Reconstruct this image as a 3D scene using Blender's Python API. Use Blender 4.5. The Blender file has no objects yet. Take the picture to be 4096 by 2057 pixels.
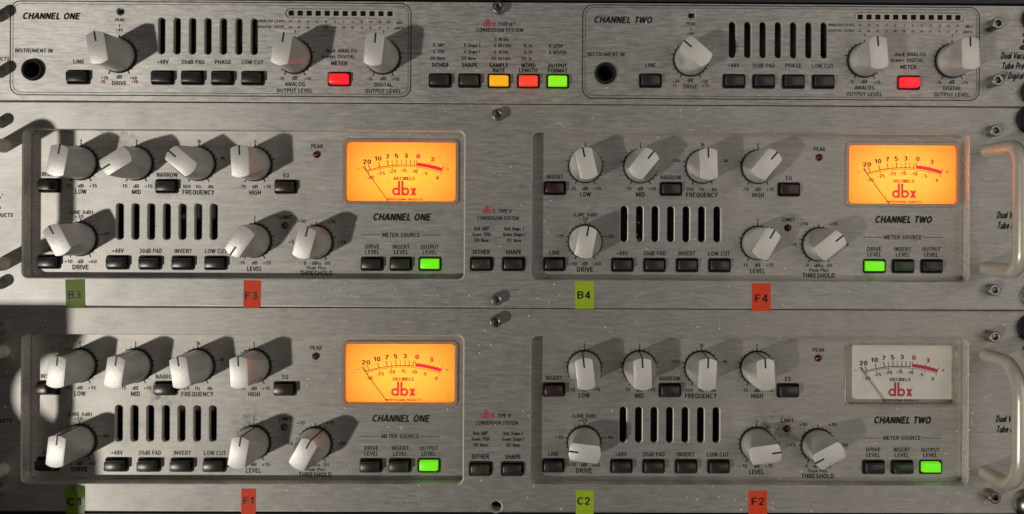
import bpy, bmesh, math, random
from mathutils import Vector, Matrix, Euler

# all layout numbers are millimetres: X right, Z up, panel fronts at y = 0, the viewer at negative y
S = 0.001
R = math.radians
SC = bpy.context.scene
COL = SC.collection
random.seed(7)

# ------------------------------------------------------------------ camera
F_PX, W_PX = 3312.0, 4096.0
CAM_D = 360.8
YAW, ROLL = 0.007, 0.0050
cam_d = bpy.data.cameras.new('camera')
cam = bpy.data.objects.new('camera', cam_d)
COL.objects.link(cam)
cam_d.sensor_width = 36.0
cam_d.lens = 36.0 * F_PX / W_PX
cam_d.shift_x = -0.0623
cam_d.shift_y = -0.0338
cam_d.clip_start = 0.01
cam_d.clip_end = 50.0
fw = Vector((math.sin(YAW), math.cos(YAW), 0))
rt = Vector((math.cos(YAW), -math.sin(YAW), 0))
up = Vector((0, 0, 1))
rt, up = math.cos(ROLL) * rt + math.sin(ROLL) * up, -math.sin(ROLL) * rt + math.cos(ROLL) * up
cam.matrix_world = Matrix(((rt.x, up.x, -fw.x, 0), (rt.y, up.y, -fw.y, -CAM_D * S), (rt.z, up.z, -fw.z, 0), (0, 0, 0, 1)))
SC.camera = cam

# ------------------------------------------------------------------ world, lamps, exposure
w = bpy.data.worlds.new('World')
SC.world = w
w.use_nodes = True
bg = w.node_tree.nodes['Background']
bg.inputs['Color'].default_value = (1.0, 0.93, 0.86, 1)
bg.inputs['Strength'].default_value = 0.022


def area_lamp(name, loc, aim, size, watts, col, size_y=None):
    d = bpy.data.lights.new(name, 'AREA')
    d.energy = watts
    d.color = col
    d.shape = 'RECTANGLE' if size_y else 'DISK'
    d.size = size
    if size_y:
        d.size_y = size_y
    o = bpy.data.objects.new(name, d)
    COL.objects.link(o)
    o.location = Vector(loc)
    o.rotation_euler = (Vector(aim) - Vector(loc)).to_track_quat('-Z', 'Y').to_euler()
    return o


area_lamp('key_lamp', (-1.66, -2.0, -0.80), (0, 0, 0), 0.12, 31.0, (1.0, 0.945, 0.85))
area_lamp('fill_lamp', (0.85, -1.3, 0.15), (0.05, 0, 0), 1.1, 4.3, (1.0, 0.93, 0.84), 1.3)
area_lamp('overhead_fill', (-0.1, -1.3, 1.5), (0, 0, 0), 1.6, 1.0, (1.0, 0.94, 0.90), 0.9)  # soft overhead fill, added to lift the ambient level

SC.view_settings.view_transform = 'Standard'
SC.view_settings.look = 'None'
SC.view_settings.exposure = 0.0
SC.view_settings.gamma = 1.0
SC.view_settings.use_curve_mapping = False


# ------------------------------------------------------------------ materials
def lin(r, g, b):
    f = lambda c: c / 12.92 if c <= 0.04045 else ((c + 0.055) / 1.055) ** 2.4
    return (f(r / 255), f(g / 255), f(b / 255), 1)


def new_mat(name):
    m = bpy.data.materials.new(name)
    m.use_nodes = True
    nt = m.node_tree
    return m, nt, nt.nodes['Principled BSDF']


def plain(name, col, rough=0.5, metal=0.0, noise=0.0, scale=800.0, bump=0.0, spec=0.5, emit=None, estr=0.0, coat=0.0):
    m, nt, p = new_mat(name)
    p.inputs['Base Color'].default_value = tuple(col[:3]) + (1,)
    p.inputs['Roughness'].default_value = rough
    p.inputs['Metallic'].default_value = metal
    p.inputs['Specular IOR Level'].default_value = spec
    p.inputs['Coat Weight'].default_value = coat
    if emit:
        p.inputs['Emission Color'].default_value = tuple(emit[:3]) + (1,)
        p.inputs['Emission Strength'].default_value = estr
    if noise or bump:
        tc = nt.nodes.new('ShaderNodeTexCoord')
        nz = nt.nodes.new('ShaderNodeTexNoise')
        nz.inputs['Scale'].default_value = scale
        nz.inputs['Detail'].default_value = 5
        nt.links.new(tc.outputs['Object'], nz.inputs['Vector'])
        if noise:
            mr = nt.nodes.new('ShaderNodeMapRange')
            mr.inputs['From Min'].default_value = 0.3
            mr.inputs['From Max'].default_value = 0.7
            mr.inputs['To Min'].default_value = 1 - noise
            mr.inputs['To Max'].default_value = 1 + noise
            mx = nt.nodes.new('ShaderNodeMix')
            mx.data_type = 'RGBA'
            mx.blend_type = 'MULTIPLY'
            mx.inputs[0].default_value = 1.0
            mx.inputs[6].default_value = tuple(col[:3]) + (1,)
            nt.links.new(nz.outputs['Fac'], mr.inputs['Value'])
            nt.links.new(mr.outputs['Result'], mx.inputs[7])
            nt.links.new(mx.outputs[2], p.inputs['Base Color'])
        if bump:
            b = nt.nodes.new('ShaderNodeBump')
            b.inputs['Strength'].default_value = bump
            b.inputs['Distance'].default_value = 0.0002
            nt.links.new(nz.outputs['Fac'], b.inputs['Height'])
            nt.links.new(b.outputs['Normal'], p.inputs['Normal'])
    return m


def brushed(name, base, rough, aniso, grain, bump, dust, stain, seed, metal=0.75, pits=0.0, lands=0.02, grime=()):
    """aluminium brushed along X: stretched grain, dust specks and scratches, grimy patches"""
    m, nt, p = new_mat(name)
    N, L = nt.nodes.new, nt.links.new

    def val(op, a, b=None):
        n = N('ShaderNodeMath')
        n.operation = op
        for i, v in enumerate((a, b)):
            if v is None:
                continue
            if hasattr(v, 'links'):
                L(v, n.inputs[i])
            else:
                n.inputs[i].default_value = v
        return n.outputs[0]

    def rng(v, a, b, c, d):
        n = N('ShaderNodeMapRange')
        for k, x in zip(('From Min', 'From Max', 'To Min', 'To Max'), (a, b, c, d)):
            n.inputs[k].default_value = x
        L(v, n.inputs['Value'])
        return n.outputs['Result']

    tc = N('ShaderNodeTexCoord')

    def noise(sx, sz, detail=4, off=0.0, rgh=0.6):
        mp = N('ShaderNodeMapping')
        mp.inputs['Scale'].default_value = (sx, sx, sz)
        mp.inputs['Location'].default_value = (seed + off, seed * 2.3, off * 3.1 + seed)
        L(tc.outputs['Object'], mp.inputs['Vector'])
        n = N('ShaderNodeTexNoise')
        n.inputs['Scale'].default_value = 1.0
        n.inputs['Detail'].default_value = detail
        n.inputs['Roughness'].default_value = rgh
        L(mp.outputs['Vector'], n.inputs['Vector'])
        return n.outputs['Fac']

    fine = noise(260, 2400, 3, 0)
    mid = noise(150, 950, 4, 7)
    broad = noise(14, 60, 3, 13)
    blot = noise(45, 45, 6, 21)
    wide = noise(85, 560, 3, 29)
    g = val('ADD', val('ADD', val('MULTIPLY', fine, 0.30), val('MULTIPLY', mid, 0.45)), val('MULTIPLY', wide, 0.25))
    gm = rng(g, 0.32, 0.68, 1 - grain, 1 + grain)
    gm = val('MULTIPLY', gm, rng(broad, 0.3, 0.7, 0.95, 1.05))
    gm = val('MULTIPLY', gm, rng(blot, 0.55, 0.8, 1.0, 1.0 - stain))
    # colour
    mx = N('ShaderNodeMix')
    mx.data_type = 'RGBA'
    mx.blend_type = 'MULTIPLY'
    mx.inputs[0].default_value = 1.0
    mx.inputs[6].default_value = tuple(base) + (1,)
    L(gm, mx.inputs[7])
    col = mx.outputs[2]
    # dust specks
    spk = None
    for sc_, thr, keep in ((150, 0.055, 0.74), (420, 0.13, 0.86)):
        vo = N('ShaderNodeTexVoronoi')
        vo.inputs['Scale'].default_value = sc_
        mpv = N('ShaderNodeMapping')
        mpv.inputs['Location'].default_value = (seed * 1.7, 3.1, seed * 0.9)
        mpv.inputs['Scale'].default_value = (1, 0.02, 1)
        L(tc.outputs['Object'], mpv.inputs['Vector'])
        L(mpv.outputs['Vector'], vo.inputs['Vector'])
        a = val('LESS_THAN', vo.outputs['Distance'], thr)
        sx = N('ShaderNodeSeparateColor')
        L(vo.outputs['Color'], sx.inputs['Color'])
        b = val('GREATER_THAN', sx.outputs[0], keep)
        s1 = val('MULTIPLY', a, b)
        spk = s1 if spk is None else val('MAXIMUM', spk, s1)
    for rot_, sc_, thr in ((0.5, 95, 0.008), (-1.1, 70, 0.006)):
        vs_ = N('ShaderNodeTexVoronoi')
        vs_.feature = 'DISTANCE_TO_EDGE'
        vs_.inputs['Scale'].default_value = sc_
        ms_ = N('ShaderNodeMapping')
        ms_.inputs['Rotation'].default_value = (0, rot_, 0)
        ms_.inputs['Location'].default_value = (seed * 2.1, 0.3, seed)
        ms_.inputs['Scale'].default_value = (0.25, 0.02, 1)
        L(tc.outputs['Object'], ms_.inputs['Vector'])
        L(ms_.outputs['Vector'], vs_.inputs['Vector'])
        line = val('MULTIPLY', val('LESS_THAN', vs_.outputs['Distance'], thr), rng(noise(70, 70, 3, 50 + sc_), 0.64, 0.70, 0, 0.45))
        spk = val('MAXIMUM', spk, line)
    spk = val('MULTIPLY', spk, dust)
    mx2 = N('ShaderNodeMix')
    mx2.data_type = 'RGBA'
    L(spk, mx2.inputs[0])
    L(col, mx2.inputs[6])
    mx2.inputs[7].default_value = (0.95, 0.94, 0.90, 1)
    gfac = None
    for gx, gz, gr, ga in grime:
        vd = N('ShaderNodeVectorMath')
        vd.operation = 'DISTANCE'
        vd.inputs[1].default_value = (gx * S, FD * S, gz * S)
        geo = N('ShaderNodeNewGeometry')
        L(geo.outputs['Position'], vd.inputs[0])
        f = val('MULTIPLY', rng(vd.outputs['Value'], gr * S, gr * S * 0.3, 0, ga), rng(noise(330, 330, 6, 33, 0.7), 0.42, 0.62, 0, 1))
        gfac = f if gfac is None else val('MAXIMUM', gfac, f)
    if gfac is not None:
        mx3 = N('ShaderNodeMix')
        mx3.data_type = 'RGBA'
        L(gfac, mx3.inputs[0])
        L(mx2.outputs[2], mx3.inputs[6])
        mx3.inputs[7].default_value = (0.10, 0.072, 0.045, 1)
        mx2 = mx3
        spk = val('MAXIMUM', spk, val('MULTIPLY', gfac, 0.8))
    L(mx2.outputs[2], p.inputs['Base Color'])
    L(val('MULTIPLY', val('SUBTRACT', 1.0, spk), metal), p.inputs['Metallic'])
    L(val('ADD', rng(g, 0.3, 0.7, rough - 0.06, rough + 0.06), rng(blot, 0.4, 0.7, 0.0, 0.06)), p.inputs['Roughness'])
    p.inputs['Anisotropic'].default_value = aniso
    cv = N('ShaderNodeCombineXYZ')
    cv.inputs[2].default_value = 1.0
    L(cv.outputs[0], p.inputs['Tangent'])
    h = g
    if pits:
        pt = N('ShaderNodeTexNoise')
        pt.inputs['Scale'].default_value = 1700
        pt.inputs['Detail'].default_value = 3
        L(tc.outputs['Object'], pt.inputs['Vector'])
        h = val('ADD', val('MULTIPLY', g, 1 - pits), val('MULTIPLY', pt.outputs['Fac'], pits))
    bp = N('ShaderNodeBump')
    bp.inputs['Strength'].default_value = bump
    bp.inputs['Distance'].default_value = 0.0001
    L(h, bp.inputs['Height'])
    L(bp.outputs['Normal'], p.inputs['Normal'])
    # the flat lands between the brush lines mirror more sharply across than along
    p2 = N('ShaderNodeBsdfPrincipled')
    L(mx2.outputs[2], p2.inputs['Base Color'])
    p2.inputs['Metallic'].default_value = 1.0
    p2.inputs['Roughness'].default_value = 0.40
    p2.inputs['Anisotropic'].default_value = 0.97
    L(cv.outputs[0], p2.inputs['Tangent'])
    mix = N('ShaderNodeMixShader')
    mix.inputs[0].default_value = lands
    L(p.outputs[0], mix.inputs[1])
    L(p2.outputs[0], mix.inputs[2])
    L(mix.outputs[0], nt.nodes['Material Output'].inputs['Surface'])
    return m


FD = 6.0          # depth of the milled pockets
MAT = {}
ALU = (0.62, 0.60, 0.575)
MAT['plate'] = brushed('brushed_aluminium', ALU, 0.58, 0.80, 0.46, 2.2, 0.8, 0.06, 1.3)
MAT['plate2'] = brushed('brushed_aluminium_plate', (0.60, 0.585, 0.56), 0.58, 0.80, 0.30, 1.1, 0.8, 0.08, 4.7)
MAT['plate3'] = brushed('worn_brushed_aluminium_plate', (0.57, 0.55, 0.52), 0.58, 0.80, 0.28, 1.1, 0.9, 0.14, 9.1)
MAT['floor'] = brushed('milled_aluminium', (0.60, 0.58, 0.555), 0.56, 0.80, 0.26, 1.2, 0.8, 0.08, 2.9, pits=0.45,
    grime=((-178, 15, 7, .5), (-60, -22, 8, .5), (-200, 38, 12, .4), (132, -24, 8, .45), (-10, -23, 8, .5), (44, 14, 5, .4)))
MAT['floor3'] = brushed('worn_milled_aluminium', (0.57, 0.55, 0.515), 0.56, 0.80, 0.24, 1.1, 0.9, 0.18, 6.4, pits=0.4,
    grime=((-222, -54, 9, .8), (-180, -77, 8, .6), (-141, -89, 11, .55), (-128, -92, 7, .5), (90, -93, 14, .8), (84, -104, 10, .6), (110, -100, 8, .5), (172, -60, 5, .6), (46, -66, 7, .5), (-7, -100, 7, .5), (-60, -117, 6, .6)))
MAT['knob'] = plain('silver_painted_plastic', (0.70, 0.685, 0.66), 0.34, 0.55, 0.03, 900, 0.02, 0.6)
MAT['cap'] = plain('metallic_flake_paint', (0.74, 0.725, 0.695), 0.38, 0.30, 0.09, 2300, 0.55, 0.6)
MAT['ink'] = plain('black_ink', (0.012, 0.012, 0.014), 0.5)
MAT['edge'] = plain('milled_edge', (0.70, 0.67, 0.62), 0.5, 0.5, noise=0.22, scale=700, bump=0.5)
MAT['redlit'] = plain('backlit_red_ink', (0.5, 0.01, 0.02), 0.5, emit=(0.80, 0.012, 0.022), estr=0.8)
MAT['redink'] = plain('red_ink', (0.50, 0.012, 0.03), 0.5)
MAT['brownink'] = plain('dial_ink', (0.02, 0.006, 0.003), 0.6)
MAT['black'] = plain('black_plastic', (0.014, 0.014, 0.014), 0.5, spec=0.3, noise=0.25, scale=900, bump=0.1)
MAT['button'] = plain('smoky_black_plastic', (0.030, 0.028, 0.027), 0.30, noise=0.25, scale=1200, bump=0.15)
MAT['button_red'] = plain('unlit_red_plastic', (0.040, 0.020, 0.017), 0.30, noise=0.3, scale=1200, bump=0.15)
MAT['button_brown'] = plain('unlit_amber_plastic', (0.060, 0.042, 0.028), 0.30, noise=0.3, scale=1200, bump=0.15)
MAT['button_green'] = plain('unlit_green_plastic', (0.030, 0.048, 0.018), 0.30, noise=0.3, scale=1200, bump=0.15)
MAT['lit_green'] = plain('lit_green_lens', (0.10, 0.30, 0.01), 0.35, emit=(0.15, 0.88, 0.006), estr=0.8)
MAT['lit_lime'] = plain('lit_lime_lens', (0.10, 0.28, 0.01), 0.35, bump=0.3, scale=2500, emit=(0.26, 0.86, 0.006), estr=0.85)
MAT['lit_red'] = plain('lit_red_lens', (0.35, 0.01, 0.01), 0.35, emit=(1.0, 0.012, 0.022), estr=1.0)
MAT['lit_orange'] = plain('lit_orange_red_lens', (0.35, 0.02, 0.01), 0.35, bump=0.3, scale=2500, emit=(0.90, 0.055, 0.018), estr=0.9)
MAT['lit_amber'] = plain('lit_amber_lens', (0.35, 0.15, 0.01), 0.35, bump=0.4, scale=2500, emit=(0.95, 0.42, 0.003), estr=0.85)
MAT['led'] = plain('dark_red_led', (0.085, 0.006, 0.010), 0.12, spec=0.7)
MAT['darkled'] = plain('dark_led_chip', (0.012, 0.007, 0.006), 0.6, spec=0.1)
MAT['ledframe'] = plain('white_led_strip', (0.50, 0.48, 0.45), 0.5, noise=0.1, scale=700)
MAT['chrome'] = plain('zinc_steel', (0.28, 0.285, 0.27), 0.34, 1.0, noise=0.15, scale=900, bump=0.1)
MAT['rusty'] = plain('tarnished_steel', (0.30, 0.25, 0.21), 0.30, 1.0, noise=0.4, scale=900, bump=0.2)
MAT['hole'] = plain('dark_void', (0.004, 0.004, 0.004), 0.9, spec=0.1)
MAT['handle'] = plain('satin_nickel', (0.66, 0.615, 0.53), 0.30, 0.30, noise=0.06, scale=300, bump=0.05)
MAT['case'] = plain('dark_steel_case', (0.012, 0.012, 0.012), 0.6)
MAT['blackpaint'] = plain('black_powder_coat', (0.012, 0.012, 0.013), 0.42, noise=0.3, scale=1500, bump=0.3)
MAT['dial_lit'] = None
MAT['dial_off'] = plain('unlit_dial_paper', (0.74, 0.705, 0.63), 0.7, noise=0.08, scale=150)
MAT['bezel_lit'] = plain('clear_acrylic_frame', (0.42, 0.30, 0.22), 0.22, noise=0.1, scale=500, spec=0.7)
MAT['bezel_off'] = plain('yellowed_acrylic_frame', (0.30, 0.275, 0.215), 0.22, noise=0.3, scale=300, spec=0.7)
MAT['tape_green'] = plain('lime_tape', (0.36, 0.52, 0.020), 0.55, noise=0.06, scale=500, spec=0.2)
MAT['tape_dkgreen'] = plain('green_tape', (0.13, 0.20, 0.012), 0.32, noise=0.08, scale=500, spec=0.3)
MAT['tape_red'] = plain('orange_red_tape', (0.80, 0.070, 0.022), 0.55, noise=0.06, scale=500, spec=0.2)
MAT['brass'] = plain('brass_cup', (0.62, 0.42, 0.18), 0.3, 1.0)
MAT['filament'] = plain('glowing_heater', (0.1, 0.02, 0.0), 0.5, emit=(1.0, 0.30, 0.02), estr=0.45)


def glass_mat():
    m = bpy.data.materials.new('clear_cover')
    m.use_nodes = True
    nt = m.node_tree
    nt.nodes.clear()
    out = nt.nodes.new('ShaderNodeOutputMaterial')
    mx = nt.nodes.new('ShaderNodeMixShader')
    tr = nt.nodes.new('ShaderNodeBsdfTransparent')
    gl = nt.nodes.new('ShaderNodeBsdfGlossy')
    gl.inputs['Roughness'].default_value = 0.25
    mx.inputs[0].default_value = 0.022
    nt.links.new(tr.outputs[0], mx.inputs[1])
    nt.links.new(gl.outputs[0], mx.inputs[2])
    nt.links.new(mx.outputs[0], out.inputs['Surface'])
    return m


MAT['glass'] = glass_mat()


def dial_mat():
    """amber printed film that lets the bulb behind it shine through"""
    m, nt, p = new_mat('amber_dial_film')
    p.inputs['Base Color'].default_value = (0.62, 0.30, 0.06, 1)
    p.inputs['Roughness'].default_value = 0.6
    p.inputs['Specular IOR Level'].default_value = 0.2
    tc = nt.nodes.new('ShaderNodeTexCoord')
    nz = nt.nodes.new('ShaderNodeTexNoise')
    nz.inputs['Scale'].default_value = 420
    nz.inputs['Detail'].default_value = 6
    nt.links.new(tc.outputs['Object'], nz.inputs['Vector'])
    mr = nt.nodes.new('ShaderNodeMapRange')
    mr.inputs['From Min'].default_value = 0.3
    mr.inputs['From Max'].default_value = 0.7
    mr.inputs['To Min'].default_value = 0.93
    mr.inputs['To Max'].default_value = 1.05
    nt.links.new(nz.outputs['Fac'], mr.inputs['Value'])
    mx = nt.nodes.new('ShaderNodeMix')
    mx.data_type = 'RGBA'
    mx.blend_type = 'MULTIPLY'
    mx.inputs[0].default_value = 1.0
    mx.inputs[6].default_value = (0.97, 0.325, 0.042, 1)
    nt.links.new(mr.outputs['Result'], mx.inputs[7])
    tr = nt.nodes.new('ShaderNodeBsdfTranslucent')
    nt.links.new(mx.outputs[2], tr.inputs['Color'])
    ms = nt.nodes.new('ShaderNodeMixShader')
    ms.inputs[0].default_value = 0.78
    nt.links.new(p.outputs[0], ms.inputs[1])
    nt.links.new(tr.outputs[0], ms.inputs[2])
    nt.links.new(ms.outputs[0], nt.nodes['Material Output'].inputs['Surface'])
    return m


MAT['dial_lit'] = dial_mat()
MAT['whitebox'] = plain('white_lamp_box', (0.80, 0.76, 0.70), 0.7)


# ------------------------------------------------------------------ shape helpers
def rr(cx, cz, wd, ht, r, n=6):
    pts = []
    for sx, sz, a0 in ((1, 1, 0), (-1, 1, 90), (-1, -1, 180), (1, -1, 270)):
        for i in range(n + 1):
            a = R(a0 + 90 * i / n)
            pts.append((cx + sx * (wd / 2 - r) + r * math.cos(a), cz + sz * (ht / 2 - r) + r * math.sin(a)))
    return pts


def circ(cx, cz, r, n=32):
    return [(cx + r * math.cos(2 * math.pi * i / n), cz + r * math.sin(2 * math.pi * i / n)) for i in range(n)]


def hexa(cx, cz, r, a0=10):
    return [(cx + r * math.cos(R(a0 + 60 * i)), cz + r * math.sin(R(a0 + 60 * i))) for i in range(6)]


def plate_mesh(name, outer, holes, y0, y1, bevel, mats, res=2):
    """sheet between y0 (front) and y1 with real openings and rounded edges"""
    cu = bpy.data.curves.new(name, 'CURVE')
    cu.dimensions = '2D'
    cu.fill_mode = 'BOTH'
    for loop in [outer] + holes:
        sp = cu.splines.new('POLY')
        sp.points.add(len(loop) - 1)
        for q, (x, z) in zip(sp.points, loop):
            q.co = (x, z, 0, 1)
        sp.use_cyclic_u = True
    cu.extrude = (y1 - y0) / 2 - bevel
    cu.bevel_depth = bevel
    cu.bevel_resolution = res
    cu.offset = -bevel
    o = bpy.data.objects.new(name, cu)
    me = bpy.data.meshes.new_from_object(o)
    bpy.data.objects.remove(o)
    bpy.data.curves.remove(cu)
    me.name = name
    ym = (y0 + y1) / 2
    for v in me.vertices:
        x, z, d = v.co
        v.co = (x * S, (ym - d) * S, z * S)
    me.materials.clear()
    for m in (mats if isinstance(mats, list) else [mats]):
        me.materials.append(m)
    if isinstance(mats, list):
        for f in me.polygons:
            if abs(f.normal.y) < 0.8:
                f.material_index = 1
    me.shade_smooth()
    me.set_sharp_from_angle(angle=R(35))
    return me


class MB:
    """collects faces in millimetres"""

    def __init__(self):
        self.v, self.f, self.m = [], [], []

    def add(self, vs, fs, mi=0):
        b = len(self.v)
        self.v += [tuple(p) for p in vs]
        self.f += [tuple(b + i for i in f) for f in fs]
        self.m += [mi] * len(fs)

    def poly(self, pts, y, mi=0):
        self.add([(x, y, z) for x, z in pts], [tuple(range(len(pts)))], mi)

    def strip(self, p, q, wd, y, mi=0):
        dx, dz = q[0] - p[0], q[1] - p[1]
        l = math.hypot(dx, dz)
        nx, nz = -dz / l * wd / 2, dx / l * wd / 2
        self.poly([(p[0] - nx, p[1] - nz), (q[0] - nx, q[1] - nz), (q[0] + nx, q[1] + nz), (p[0] + nx, p[1] + nz)], y, mi)

    def ring(self, cx, cz, ro, ri, y, a0=0, a1=360, n=40, mi=0):
        """angles clockwise from up"""
        vs, fs = [], []
        for i in range(n + 1):
            a = R(a0 + (a1 - a0) * i / n)
            for r in (ro, ri):
                vs.append((cx + r * math.sin(a), y, cz + r * math.cos(a)))
        for i in range(n):
            fs.append((2 * i, 2 * i + 1, 2 * i + 3, 2 * i + 2))
        self.add(vs, fs, mi)

    def rring(self, cx, cz, wd, ht, r, t, y, mi=0):
        a, b = rr(cx, cz, wd, ht, r), rr(cx, cz, wd - 2 * t, ht - 2 * t, max(r - t, .1))
        n = len(a)
        vs = [(x, y, z) for x, z in a] + [(x, y, z) for x, z in b]
        self.add(vs, [(i, (i + 1) % n, n + (i + 1) % n, n + i) for i in range(n)], mi)

    def box(self, x0, x1, y0, y1, z0, z1, mi=0):
        vs = [(x, y, z) for x in (x0, x1) for y in (y0, y1) for z in (z0, z1)]
        self.add(vs, [(0, 1, 3, 2), (4, 6, 7, 5), (0, 4, 5, 1), (2, 3, 7, 6), (0, 2, 6, 4), (1, 5, 7, 3)], mi)

    def lathe(self, cx, cz, prof, n=32, mi=0, cap0=True, cap1=True):
        """prof = [(radius, y)...] about the Y axis"""
        vs, fs = [], []
        for r, y in prof:
            for i in range(n):
                a = 2 * math.pi * i / n
                vs.append((cx + r * math.cos(a), y, cz + r * math.sin(a)))
        for k in range(len(prof) - 1):
            for i in range(n):
                j = (i + 1) % n
                fs.append((k * n + i, k * n + j, (k + 1) * n + j, (k + 1) * n + i))
        if cap0:
            fs.append(tuple(range(n)))
        if cap1:
            fs.append(tuple((len(prof) - 1) * n + i for i in range(n)))
        self.add(vs, fs, mi)

    def mesh(self, name, mats, smooth=40, fix=True):
        me = bpy.data.meshes.new(name)
        me.from_pydata([(x * S, y * S, z * S) for x, y, z in self.v], [], self.f)
        for m in (mats if isinstance(mats, list) else [mats]):
            me.materials.append(m)
        me.polygons.foreach_set('material_index', self.m)
        if fix:
            bm = bmesh.new()
            bm.from_mesh(me)
            bmesh.ops.recalc_face_normals(bm, faces=bm.faces)
            bm.to_mesh(me)
            bm.free()
        if smooth:
            me.shade_smooth()
            me.set_sharp_from_angle(angle=R(smooth))
        me.update()
        return me


# a plain engraved-style stroke alphabet (cap height 1), so that no font file is needed
def _a(cx, cy, rx, ry, a0, a1, n=None):
    n = n or max(3, int(abs(a1 - a0) / 22))
    return [(cx + rx * math.cos(R(a0 + (a1 - a0) * i / n)), cy + ry * math.sin(R(a0 + (a1 - a0) * i / n))) for i in range(n + 1)]


def _o(cx, cy, rx, ry):
    return _a(cx, cy, rx, ry, 90, 450, 18)[:-1] + ['closed']


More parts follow.
